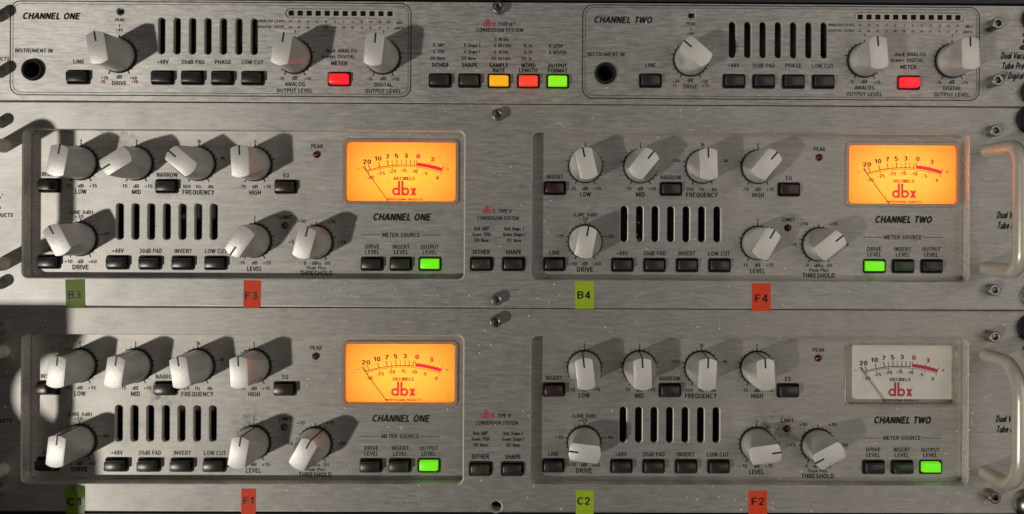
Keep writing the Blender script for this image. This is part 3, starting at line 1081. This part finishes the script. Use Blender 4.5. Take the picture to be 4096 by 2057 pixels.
led_me = MB()
led_me.box(-1.05, 1.05, 0.25, 0.7, -1.05, 1.05)
led_me = led_me.mesh('level_led', MAT['darkled'], 0)
proto_led = None
lit = ((C1, (-10, 9, 6)), (C2, (-49, -5, -2)))
for ci, (c, ang) in enumerate(lit):
    for kx, a in zip((0, 76.05, 114.4), ang):
        knob(U1, c + kx, ZR, 0, a)
    for bx in (-17.5, 18.95, 31.9, 44.9, 57.95):
        button(U1, c + bx, ZR - 9.45, 0, 'button')
    button(U1, c + 95.4, ZR - 9.6, 0, 'lit_red', 3.0)
    strip = plate_mesh('level_meter', rr(c + 95.75, ZR + 19.1, 47.4, 3.7, 1.8), [], 0.5, 2.2, 0.1, MAT['ledframe'])
    st = part('level_meter', strip, U1)
    for i in range(12):
        loc = Vector((c + 74.2 + i * 3.90, 0, ZR + 19.1))
        if proto_led is None:
            proto_led = part('level_led', led_me, st, loc)
        else:
            copy_part(proto_led, st, loc)
    # peak light: a dark chip in a white well
    mb = MB()
    mb.lathe(c + 0.4, ZR + 19.2, [(1.95, 1.0), (0.05, 1.05)], n=20, cap0=False)
    pk = part('peak_light', mb.mesh('peak_light', MAT['ledframe'], 0), U1)
    mb = MB()
    mb.box(c + 0.4 - .95, c + .4 + .95, 0.35, 0.95, ZR + 19.2 - .95, ZR + 19.2 + .95)
    part('led_chip', mb.mesh('led_chip', MAT['darkled'], 0), pk)
    # jack socket
    mb = MB()
    mb.lathe(c - 37.1, ZR - 6.4, [(4.75, 0.05), (4.75, -0.9), (4.35, -1.5), (3.6, -1.5), (3.2, -1.0), (3.1, 12), (0.1, 12.2)], n=48, cap0=False)
    part('jack_socket', mb.mesh('jack_socket', MAT['black']), U1)
for i, kd in enumerate(('button', 'button_brown', 'lit_amber', 'lit_orange', 'lit_lime')):
    button(U1, -56.75 + i * 12.76, 61.4, 0, kd, 3.2)
for x, z in ((-247.6, 88.0), (-247.3, 63.8), (183.6, 86.6), (183.6, 62.1)):
    screw(U1, x, z, 'chrome', 6.5, random.uniform(0, 1))
screw(U1, -31.4, 92.6, 'chrome', 4.0)
rack_screw(U1, 202.4, 89.8, 'black', 5.4, 5.5)
rack_screw(U1, 202.2, 57.8, 'black', 5.6, 6.5)


# ================================================================== the two-space units
BULB = 0.0108


def dial_meter(parent, ox, oz, fy, lit_on):
    """ox, oz: centre; fy: the milled floor it is set in"""
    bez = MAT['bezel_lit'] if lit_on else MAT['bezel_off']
    if lit_on:
        me = plate_mesh('needle_meter', rr(ox, oz, 51.2, 28.9, 2.6), [rr(ox, oz, 48.3, 26.0, 1.6)], fy - 1.0, fy + 1.6, 0.35, bez)
    else:
        me = plate_mesh('needle_meter', rr(ox, oz, 50.6, 28.4, 2.4), [rr(ox, oz, 48.6, 26.3, 1.9)], fy + 0.2, fy + 4.7, 0.3, bez)
    mt = part('needle_meter', me, parent, label='amber backlit needle meter' if lit_on else 'unlit white needle meter')
    dy = fy + (1.5 if lit_on else 4.6)
    mb = MB()
    if lit_on:
        mb.poly(rr(ox, oz, 49.6, 27.2, 1.2), dy)
        part('dial', mb.mesh('dial', MAT['dial_lit'], 0), mt)
        # the bulb and its white reflector box behind the film
        mb = MB()
        x0, x1, za, zb, ya, yb = ox - 25.2, ox + 25.2, oz - 13.9, oz + 13.9, dy + .02, dy + 17
        mb.add([(x, y_, z) for x in (x0, x1) for y_ in (ya, yb) for z in (za, zb)],
               [(0, 1, 3, 2), (4, 6, 7, 5), (0, 4, 6, 2), (1, 3, 7, 5), (2, 3, 7, 6)])
        part('lamp_box', mb.mesh('lamp_box', MAT['whitebox'], 0), mt)
        d = bpy.data.lights.new('dial_bulb', 'AREA')
        d.shape = 'RECTANGLE'
        d.size, d.size_y = 40 * S, 16 * S
        d.energy = BULB
        d.color = (1.0, 0.90, 0.78)
        lo = bpy.data.objects.new('dial_bulb', d)
        COL.objects.link(lo)
        lo.parent = mt
        off = mt.location + mt.parent.location
        lo.location = Vector((ox, dy + 15.5, oz - 0.5)) * S - off
        lo.rotation_euler = (R(-90), 0, 0)
    else:
        mb.box(ox - 24.9, ox + 24.9, dy, dy + 0.8, oz - 13.6, oz + 13.6)
        part('dial', mb.mesh('dial', MAT['dial_off'], 0), mt)
    k, r = MB(), MB()
    y = dy - 0.05
    X0, Z0 = ox - 140.9, oz + 3.0      # dial layout is measured from the LOW knob
    # arcs share one centre far below
    acx, acz = 142.0, -53.2
    rad = 53.3
    ang = lambda x: math.degrees(math.asin((x - acx) / rad))
    P = lambda a, rr_: (X0 + acx + rr_ * math.sin(R(a)), Z0 + acz + rr_ * math.cos(R(a)))
    aL, a0, aR = ang(125.5), ang(147.3), ang(158.7)
    k.ring(X0 + acx, Z0 + acz, rad + .2, rad - .16, y, aL, a0 - 0.4, 40)
    k.ring(X0 + acx, Z0 + acz, rad - .52, rad - .72, y, aL + .3, aR, 60)
    r.ring(X0 + acx, Z0 + acz, rad + 1.4, rad - .1, y, a0, aR, 24)
    for x, l, wd in ((125.4, 2.7, .22), (127.0, 2.5, .26), (131.3, 2.4, .26), (134.95, 2.45, .28), (136.9, 2.35, .16), (138.85, 2.45, .28), (140.8, 2.35, .14),
                     (142.8, 2.45, .26), (144.6, 2.4, .26), (146.3, 2.3, .26)):
        a = ang(x)
        k.strip(P(a, rad), P(a * 1.02, rad + l), wd * 1.4, y - .01)
    for i in range(7):
        a = a0 + (aR - a0) * i / 6
        big = i in (0, 3, 6)
        r.strip(P(a, rad + 1.1), P(a, rad + (2.5 if i in (0, 6) else 2.2 if big else 1.9)), .36 if big else .26, y - .01)
    for i in range(7):
        a = aL + .4 + (aR - aL - .4) * i / 6
        k.strip(P(a, rad - .6), P(a, rad - 1.75), .22, y - .01)
    for s, x, z in (('20', 125.45, 1.5), ('10', 130.4, 2.95), ('7', 134.75, 3.85), ('5', 138.6, 4.15), ('3', 142.8, 4.3)):
        put_text(k, s, X0 + x, Z0 + z, 1.95, y, xs=1.5, wt=0.004)
    for s, x, z in (('0', 148.2, 4.0), ('3', 154.5, 2.8)):
        put_text(r, s, X0 + x, Z0 + z, 1.95, y, xs=1.5, wt=0.010)
    for s, x, z in (('-30', 126.9, -5.4), ('-25', 131.8, -3.6), ('-20', 136.8, -2.65), ('-15', 141.7, -2.4), ('-10', 146.6, -2.7), ('-5', 151.4, -3.6), ('0', 156.8, -5.5)):
        put_text(k, s, X0 + x, Z0 + z, 1.5, y, xs=1.3, wt=0.002)
    k.strip((X0 + 121.2, Z0 - 1.75), (X0 + 122.6, Z0 - 1.75), .24, y)
    r.strip((X0 + 160.5, Z0 - 1.6), (X0 + 162.3, Z0 - 1.6), .26, y)
    r.strip((X0 + 161.4, Z0 - .75), (X0 + 161.4, Z0 - 2.45), .26, y - .012)
    put_text(k, 'DECIBELS', X0 + 142.05, Z0 - 5.85, 1.4, y, width=9.4, wt=0.006)
    dbx_logo(r, X0 + 136.8, Z0 - 13.35, 10.6, y)
    put_text(k, 'PROFESSIONAL PRODUCTS', X0 + 142.3, Z0 - 15.15, 0.95, y, width=15.8, italic=0.2)
    part('scale_marks', k.mesh('scale_marks', MAT['brownink' if lit_on else 'ink'], 0, fix=False), mt)
    part('red_scale', r.mesh('red_scale', MAT['redlit' if lit_on else 'redink'], 0, fix=False), mt)
    # needle
    mb = MB()
    p, q = Vector((X0 + 123.7, Z0 - .45)), Vector((X0 + 135.1, Z0 - 15.9))
    d = (q - p).normalized()
    nrm = Vector((-d.y, d.x)) * 0.15
    yn = dy - 0.9 if not lit_on else dy - 0.6
    vs = []
    for yy in (yn, yn + .12):
        for pt, sg in ((p, -1), (p, 1), (q, 1), (q, -1)):
            c = pt + nrm * sg
            vs.append((c.x, yy, c.y))
    mb.add(vs, [(0, 1, 2, 3), (4, 7, 6, 5), (0, 4, 5, 1), (1, 5, 6, 2), (2, 6, 7, 3), (3, 7, 4, 0)])
    part('needle', mb.mesh('needle', MAT['brownink' if lit_on else 'ink'], 0), mt)
    mb = MB()
    gy = fy - 0.25 if lit_on else fy + 1.2
    mb.poly(rr(ox, oz, 48.5, 26.2, 1.5), gy)
    part('clear_cover', mb.mesh('clear_cover', MAT['glass'], 0), mt)
    return mt


CH_A, CH_B = -215.85, 6.70


def preamp(dz, label, plate, floor, drv_mid, drv_hi, angles, meters, lamps, hole_bottom, tubes, eq_b):
    """dz: offset from the middle unit"""
    top, bot = SEAM1 - GAP + dz, SEAM2 + GAP + dz
    U = empty('microphone_preamp', (XC, 0, bot), label, 'audio unit', 'two-space silver audio units')
    pk = [rr((a + b) / 2, (39.35 - 25.1) / 2 + dz, b - a, 64.45, 2.6) for a, b in ((-237.3, -46.35), (-16.5, 174.4))]
    ph = list(pk)
    for i in range(2):
        ph.append(rr(-38.45 + i * 13.9, -18.25 + dz, 9.4, 5.7, 0.7, 3))
    if hole_bottom:
        ph.append(circ(-31.6, -34.9 + dz, 2.25, 24))
    me = plate_mesh('faceplate', [(X_L, bot), (X_R, bot), (X_R, top), (X_L, top)], ph, 0, FD, 0.6, [plate, MAT['edge']], res=3)
    part('faceplate', me, U)
    mb = MB()
    mb.box(X_L + 18, X_R - 18, 30, 150, bot + 1, top - 1)
    part('chassis', mb.mesh('chassis', MAT['case'], 0), U)
    K, RD = MB(), MB()
    y = -INK
    t = lambda s, x, z, h, mb=None, **kw: put_text(mb or K, s, x, z + dz, h, kw.pop('yy', y), **kw)
    # strip between the two channels
    dbx_logo(RD, -38.2, 3.9 + dz, 5.7, y)
    t('TYPE IV', -31.2, 4.75, 1.65, width=6.0, italic=0.22, align='L', wt=0.008)
    t('CONVERSION SYSTEM', -31.35, 1.65, 1.65, width=18.2, italic=0.22, wt=0.008)
    for x, ls in ((-38.45, ('Red: SNR\u00b2', 'Green: TPDF', 'Off: None')), (-24.3, ('Red: Shape 2', 'Green: Shape 1', 'Off: None'))):
        for s, z in zip(ls, (-2.9, -5.45, -8.0)):
            t(s, x, z, 1.55, xs=0.76, wt=0.010)
    t('DITHER', -38.45, -13.05, 1.9, width=7.5, wt=0.010)
    t('SHAPE', -24.45, -13.05, 1.9, width=6.7, wt=0.010)
    for i in range(2):
        button(U, -38.45 + i * 13.9, -18.25 + dz, 0, 'button_brown' if i == 0 else 'button', 2.6)
    RD2 = MB()
    dbx_logo(RD2, -246.6 - 17.4, 4.6 + dz, 17.2, y)
    t('PROFESSIONAL PRODUCTS', -241.5, 1.9, 1.75, width=26.5, italic=0.22, align='R', wt=0.008)
    t('Dual Vacuum', 186.8, 4.2, 2.9, align='L', italic=0.22, xs=0.68, wt=0.016)
    t('Tube Preamp', 187.1, -0.4, 2.9, align='L', italic=0.22, xs=0.68, wt=0.016)
    t('586', 194.6, 10.9, 6.8, align='L', italic=0.22, xs=0.8, wt=0.03)

    for ci, c in enumerate((CH_A, CH_B)):
        z0 = 25.0
        y = FD - INK
        fh = []
        for i in range(7):
            fh.append(rr(c + 17.2 + i * 6.89, z0 - 25.55 + dz, 2.95, 15.9, 1.45))
        btn = [(-13.5, -9.9), (37.9, -9.95), (90.3, -9.9), (-13.6, -43.5), (16.55, -43.65), (30.8, -43.7), (45.2, -43.7), (59.6, -43.7),
               (128.5, -43.75), (141.2, -43.7), (153.95, -43.65)]
        for bx, bz in btn:
            fh.append(rr(c + bx, z0 + bz + dz, 9.4, 5.7, 0.7, 3))
        mx, mz = c + 141.0, z0 - 3.0 + dz
        fh.append(rr(mx, mz, 50.4, 28.2, 2.3))
        a, b = ((-237.3, -46.35), (-16.5, 174.4))[ci]
        me = plate_mesh('channel_panel', rr((a + b) / 2, 7.1 + dz, b - a + 3, 67.4, 2), fh, FD + 0.004, FD + 2.2, 0.42, [floor, MAT['edge']], res=1)
        part('channel_panel', me, U)
        Tt = lambda s, x, z, h, mb=None, **kw: put_text(mb or K, s, c + x, z0 + z + dz, h, y, **kw)
        for kx, s, wd in ((0, 'LOW', 5.0), (24.4, 'MID', 4.0), (76.6, 'HIGH', 5.2)):
            Tt('0', kx, 9.95, 1.4)
            Tt('-15', kx - 5.45, -9.95, 1.5, width=2.9)
            Tt('dB', kx, -9.95, 1.6, width=2.6)
            Tt('+15', kx + 5.4, -9.95, 1.5, width=3.4)
            Tt(s, kx + 0.05, -12.5, 2.05, width=wd, wt=0.004)
        for s, x, z, wd in (('1k', 51.95, 9.95, 1.9), ('200', 40.5, 2.6, 3.3), ('4k', 62.4, 2.7, 2.1), ('100', 46.5, -10.0, 3.4), ('Hz', 51.8, -9.95, 2.2), ('8k', 57.25, -10.0, 2.3)):
            Tt(s, x, z, 1.5, width=wd)
        Tt('FREQUENCY', 51.75, -12.55, 2.05, width=14.2, wt=0.004)
        Tt('INSERT', -13.5, -4.85, 1.9, width=7.4)
        Tt('NARROW', 37.95, -4.9, 1.9, width=9.3)
        Tt('EQ', 90.35, -4.85, 1.8, width=2.6)
        Tt('PEAK', 103.95, 8.05, 1.75, width=5.3)
        Tt('LIMIT', 90.3, -23.3, 1.75, width=5.6)
        Tt('(LINE 0dB)', 0.1, -21.6, 1.6, width=10.7)
        Tt(drv_mid, -0.6, -23.5, 1.5, width=3.7)
        Tt('+15', -11.1, -31.1, 1.5, width=3.5)
        Tt(drv_hi, 10.9, -31.05, 1.5, width=3.7)
        Tt('+10', -5.2, -43.3, 1.5, width=3.4)
        Tt('dB', 0, -43.3, 1.6, width=2.6)
        Tt('+60', 5.35, -43.3, 1.5, width=3.5)
        Tt('DRIVE', 0, -45.85, 2.05, width=7.1, wt=0.004)
        Tt('LINE', -13.5, -38.4, 1.9, width=4.6)
        for s, x, wd in (('+48V', 16.55, 5.1), ('20dB PAD', 30.85, 9.9), ('INVERT', 45.15, 7.6), ('LOW CUT', 59.45, 9.6)):
            Tt(s, x, -38.5, 1.9, width=wd)
        Tt('0', 76.65, -23.6, 1.4)
        Tt('-15', 70.9, -43.55, 1.5, width=2.9)
        Tt('dB', 76.6, -43.55, 1.6, width=2.6)
        Tt('+15', 82.1, -43.55, 1.5, width=3.4)
        Tt('LEVEL', 76.6, -46.2, 2.05, width=6.6, wt=0.004)
        for s, x, z, wd in (('+10', 97.3, -25.1, 3.5), ('+15', 110.4, -25.15, 3.5), ('+5', 92.7, -34.25, 2.4), ('+20', 115.2, -34.2, 3.6),
                            ('0', 98.8, -43.55, 1.1), ('dBu', 103.85, -43.55, 4.1), ('Off', 108.65, -43.55, 2.4)):
            Tt(s, x, z, 1.5, width=wd)
        Tt('Peak Plus', 103.85, -45.65, 1.5, width=8.6)
        Tt('THRESHOLD', 103.8, -47.95, 2.05, width=14.4, wt=0.004)
        Tt('CHANNEL ' + ('ONE', 'TWO')[ci], 141.5, -23.0, 3.0, width=25.3, italic=0.2, wt=0.016)
        Tt('METER SOURCE', 141.2, -30.9, 1.8, width=16.6)
        K.strip((c + 123.3, z0 - 30.95 + dz), (c + 132.2, z0 - 30.95 + dz), .25, y)
        K.strip((c + 150.0, z0 - 30.9 + dz), (c + 158.9, z0 - 30.9 + dz), .25, y)
        for s, x, wd in (('DRIVE', 128.5, 6.3), ('INSERT', 141.2, 7.4), ('OUTPUT', 153.85, 8.1)):
            Tt(s, x, -36.15, 1.85, width=wd)
            Tt('LEVEL', x, -38.55, 1.85, width=6.2)
        kpos = ((0, 0), (24.4, 0), (51.85, 0), (76.6, 0), (0, -33.45), (76.6, -33.75), (103.75, -34.25))
        for (kx, kz), a in zip(kpos, angles[ci]):
            dial_marks(K, c + kx, z0 + kz + dz, y)
            knob(U, c + kx, z0 + kz + dz, FD, a)
        kinds = ['button'] * 11
        kinds[0] = 'button_red'
        kinds[2] = eq_b[ci]
        kinds[9] = 'button_green'
        kinds[8 + lamps[ci]] = 'lit_green'
        for (bx, bz), kd in zip(btn, kinds):
            button(U, c + bx, z0 + bz + dz, FD, kd, 2.2 if kd == 'lit_green' else 3.9 if dz < -1 else 3.2)
        for nm, lx, lz in (('peak_light', 103.7, 4.4), ('limit_light', 90.0, -26.95)):
            mb = MB()
            mb.lathe(c + lx, z0 + lz + dz, [(1.65, FD + .1), (1.6, FD - .25), (1.35, FD - .85), (0.8, FD - 1.25), (0.15, FD - 1.4)], n=24, cap0=False)
            part(nm, mb.mesh(nm, MAT['led'], 60), U)
        dial_meter(U, mx, mz, FD, meters[ci])
    part('black_lettering', K.mesh('black_lettering', MAT['ink'], 0, fix=False), U)
    part('logo', RD.mesh('logo', MAT['redink'], 0, fix=False), U)
    part('logo', RD2.mesh('logo', MAT['redink'], 0, fix=False), U)
    if tubes:
        mb = MB()
        for i in range(11):
            x = CH_B + 17.2 + 6.89 + random.uniform(-1.0, 1.0)
            z = z0 - 33 + random.random() ** 2.2 * 9 + dz
            r = random.uniform(.1, .28)
            mb.lathe(x, z, [(r, 12.0), (r * .6, 11.6), (0.02, 11.5)], n=8, cap0=False)
        part('tube_heater', mb.mesh('tube_heater', MAT['filament'], 0), U)
    return U


a2 = ((10, -122, -50, -3, -29, -146, 14), (-13, 39, -2, 40, 10, 30, 51))
a3 = ((5, 8, -9, -3, 6, 9, 29), (-7, -2, 2, -4, -83, 82, -118))
U2 = preamp(0, 'middle silver unit in the rack with two lit amber meters', MAT['plate2'], MAT['floor'],
            '+30', '+35', a2, (True, True), (2, 0), False, True, ('button_red', 'button_red'))
U3 = preamp(SEAM2 - SEAM1, 'lowest silver unit in the rack, one meter amber and the other unlit white', MAT['plate3'], MAT['floor3'],
            '+25', '+30', a3, (True, False), (2, 2), True, False, ('button_red', 'button'))

DZ3 = SEAM2 - SEAM1
handle(U2, -245.7, -19.2, 31.9, 27.0, 3.1, 8.0, MAT['handle'])
handle(U2, 182.4, -19.2, 31.9, 27.0, 3.1, 8.0, MAT['handle'])
handle(U3, -245.7, -19.2 + DZ3, 31.9 + DZ3, 27.0, 3.1, 14.0, MAT['handle'])
handle(U3, 182.4, -19.2 + DZ3, 31.9 + DZ3, 27.0, 3.1, 14.0, MAT['handle'])
for x, z in ((-246.9, 42.0), (-246.5, -27.7), (183.9, 40.6), (183.8, -28.4)):
    screw(U2, x, z, 'chrome', 4.5, random.uniform(0, 1))
screw(U2, -31.4, 46.4, 'chrome', 4.0)
screw(U2, -31.4, -33.4, 'chrome', 4.0)
for x, z in ((-246.9, 42.0), (-246.5, -27.7), (183.2, 40.6), (183.6, -28.6)):
    screw(U3, x, z + DZ3, 'rusty', 6.0, random.uniform(0, 1), 'tarnished socket screw')
screw(U3, -31.7, 46.3 + DZ3, 'rusty', 5.0, 0.2, 'tarnished socket screw')
rack_screw(U2, 201.0, 46.0, 'black', 6.2, 6)
rack_screw(U2, 202.5, -31.0, 'chrome', 5.4, 4.5, 'bright metal mounting screw')
rack_screw(U3, 201.6, -45.0, 'black', 6.0, 6)
rack_screw(U3, 203.0, -55.5, 'brass', 4.6, 3.5, 'brass coloured mounting screw')
rack_screw(U3, 200.6, -121.6, 'chrome', 6.4, 5.5, 'bright metal mounting screw')


# ================================================================== tape tags
def tape(x0, x1, z0, z1, txt, mat, label, tilt=0.0, th=2.9, crinkle=0.0, tx=0.0, tz=0.0):
    cx, cz = (x0 + x1) / 2, (z0 + z1) / 2
    o = empty('tape_label', (cx, 0, cz), label, 'tape label', 'handwritten style tape tags on the silver panels')
    o.rotation_euler = (0, R(tilt), 0)
    nx, nz = 8, 14
    wd, ht = x1 - x0, z1 - z0
    vs = []
    for side in (0, 1):
        for j in range(nz + 1):
            for i in range(nx + 1):
                u, v = i / nx, j / nz
                lift = 0.02 + crinkle * (max(0, v - .55) * 2.0 * (0.5 + 0.5 * math.sin(u * 7.5 + v * 3))) + 0.10 * max(0, .12 - v) * 8 * u
                vs.append(((u - .5) * wd, -0.10 * (1 - side) - lift, (v - .5) * ht))
    n1 = (nx + 1) * (nz + 1)
    fs = []
    for j in range(nz):
        for i in range(nx):
            a = j * (nx + 1) + i
            q = (a, a + 1, a + nx + 2, a + nx + 1)
            fs.append(q)
            fs.append(tuple(n1 + k for k in reversed(q)))
    rim = [i for i in range(nx + 1)] + [(j + 1) * (nx + 1) - 1 for j in range(1, nz + 1)] + [nz * (nx + 1) + i for i in range(nx - 1, -1, -1)] + [j * (nx + 1) for j in range(nz - 1, 0, -1)]
    for a, b in zip(rim, rim[1:] + rim[:1]):
        fs.append((a, b, n1 + b, n1 + a))
    mb = MB()
    mb.add(vs, fs)
    part('strip', mb.mesh('strip', mat, 40), o, (0, 0, 0))
    k = MB()
    put_text(k, txt, tx, tz, th * 1.13, -0.55 if crinkle else -0.20, width=min(5.6, wd * .72), wt=-0.004)
    part('lettering', k.mesh('lettering', MAT['ink'], 0, fix=False), o, (0, 0, 0))
    return o


tape(-218.6, -210.3, -37.9, -25.8, 'B3', MAT['tape_dkgreen'], 'dark green tape tag reading B3 under the DRIVE knob of the middle unit', -1.5, tz=-.6, tx=-.4)
tape(-141.7, -134.3, -38.0, -25.9, 'F3', MAT['tape_red'], 'orange tape tag reading F3 below the middle unit on a bright panel strip', 0.8, tz=-.6, tx=-.3)
tape(2.3, 10.6, -37.6, -25.6, 'B4', MAT['tape_green'], 'lime green tape tag reading B4 below the middle unit beside the centre strip', -0.6, tx=-.3)
tape(79.5, 87.7, -38.3, -26.1, 'F4', MAT['tape_red'], 'orange tape tag reading F4 below the LEVEL knob of the middle unit', -0.4, tz=-.5)
tape(-218.2, -210.0, -127.4, -115.5, 'C1', MAT['tape_dkgreen'], 'glossy crinkled green tape tag reading C1 in shadow under the lowest unit', 0, crinkle=0.9, tz=-.7, tx=-.4)
tape(-142.2, -136.0, -129.0, -116.4, 'F1', MAT['tape_red'], 'narrow orange tape tag reading F1 on the lowest unit', 0, tz=1.2, th=2.7)
tape(3.2, 10.95, -129.0, -116.7, 'C2', MAT['tape_green'], 'lime green tape tag reading C2 on the lowest unit beside the centre strip', 0, tz=1.5, tx=-.6)
tape(78.5, 86.6, -129.0, -116.7, 'F2', MAT['tape_red'], 'orange tape tag reading F2 on the lowest unit', -0.5, tz=1.5)


# ================================================================== added unseen blocker, cut to throw the shadow on the lowest unit's left end
shape = [(-217, -36), (-217, -50), (-221, -57)]
for i in range(15):
    a = R(80 + (302 - 80) * i / 14)
    shape.append((-225.2 + 16.0 * math.cos(a), -75.4 + 16.0 * math.sin(a)))
shape += [(-215, -95), (-212, -106), (-211, -135), (-211, -155), (-300, -155), (-300, -36)]
LX, LZ, tt = -1660.0, -800.0, 62.0 / 2000.0
shape = [(x - 2.0, z - 1.5) for x, z in shape]
shape = [(x + tt * (LX - x), z + tt * (LZ - z)) for x, z in shape]
shape.reverse()
br = empty('shadow_blocker', (-300, -45, -110), 'unseen black plate added to cast a shadow on the lowest silver unit', 'shadow_blocker')
part('blocker_plate', plate_mesh('blocker_plate', shape, [], -66, -58, 0.8, MAT['blackpaint']), br)
mb = MB()
mb.box(-330, -296, -64, 10, -150, -140)
part('blocker_arm', mb.mesh('blocker_arm', MAT['blackpaint'], 0), br)
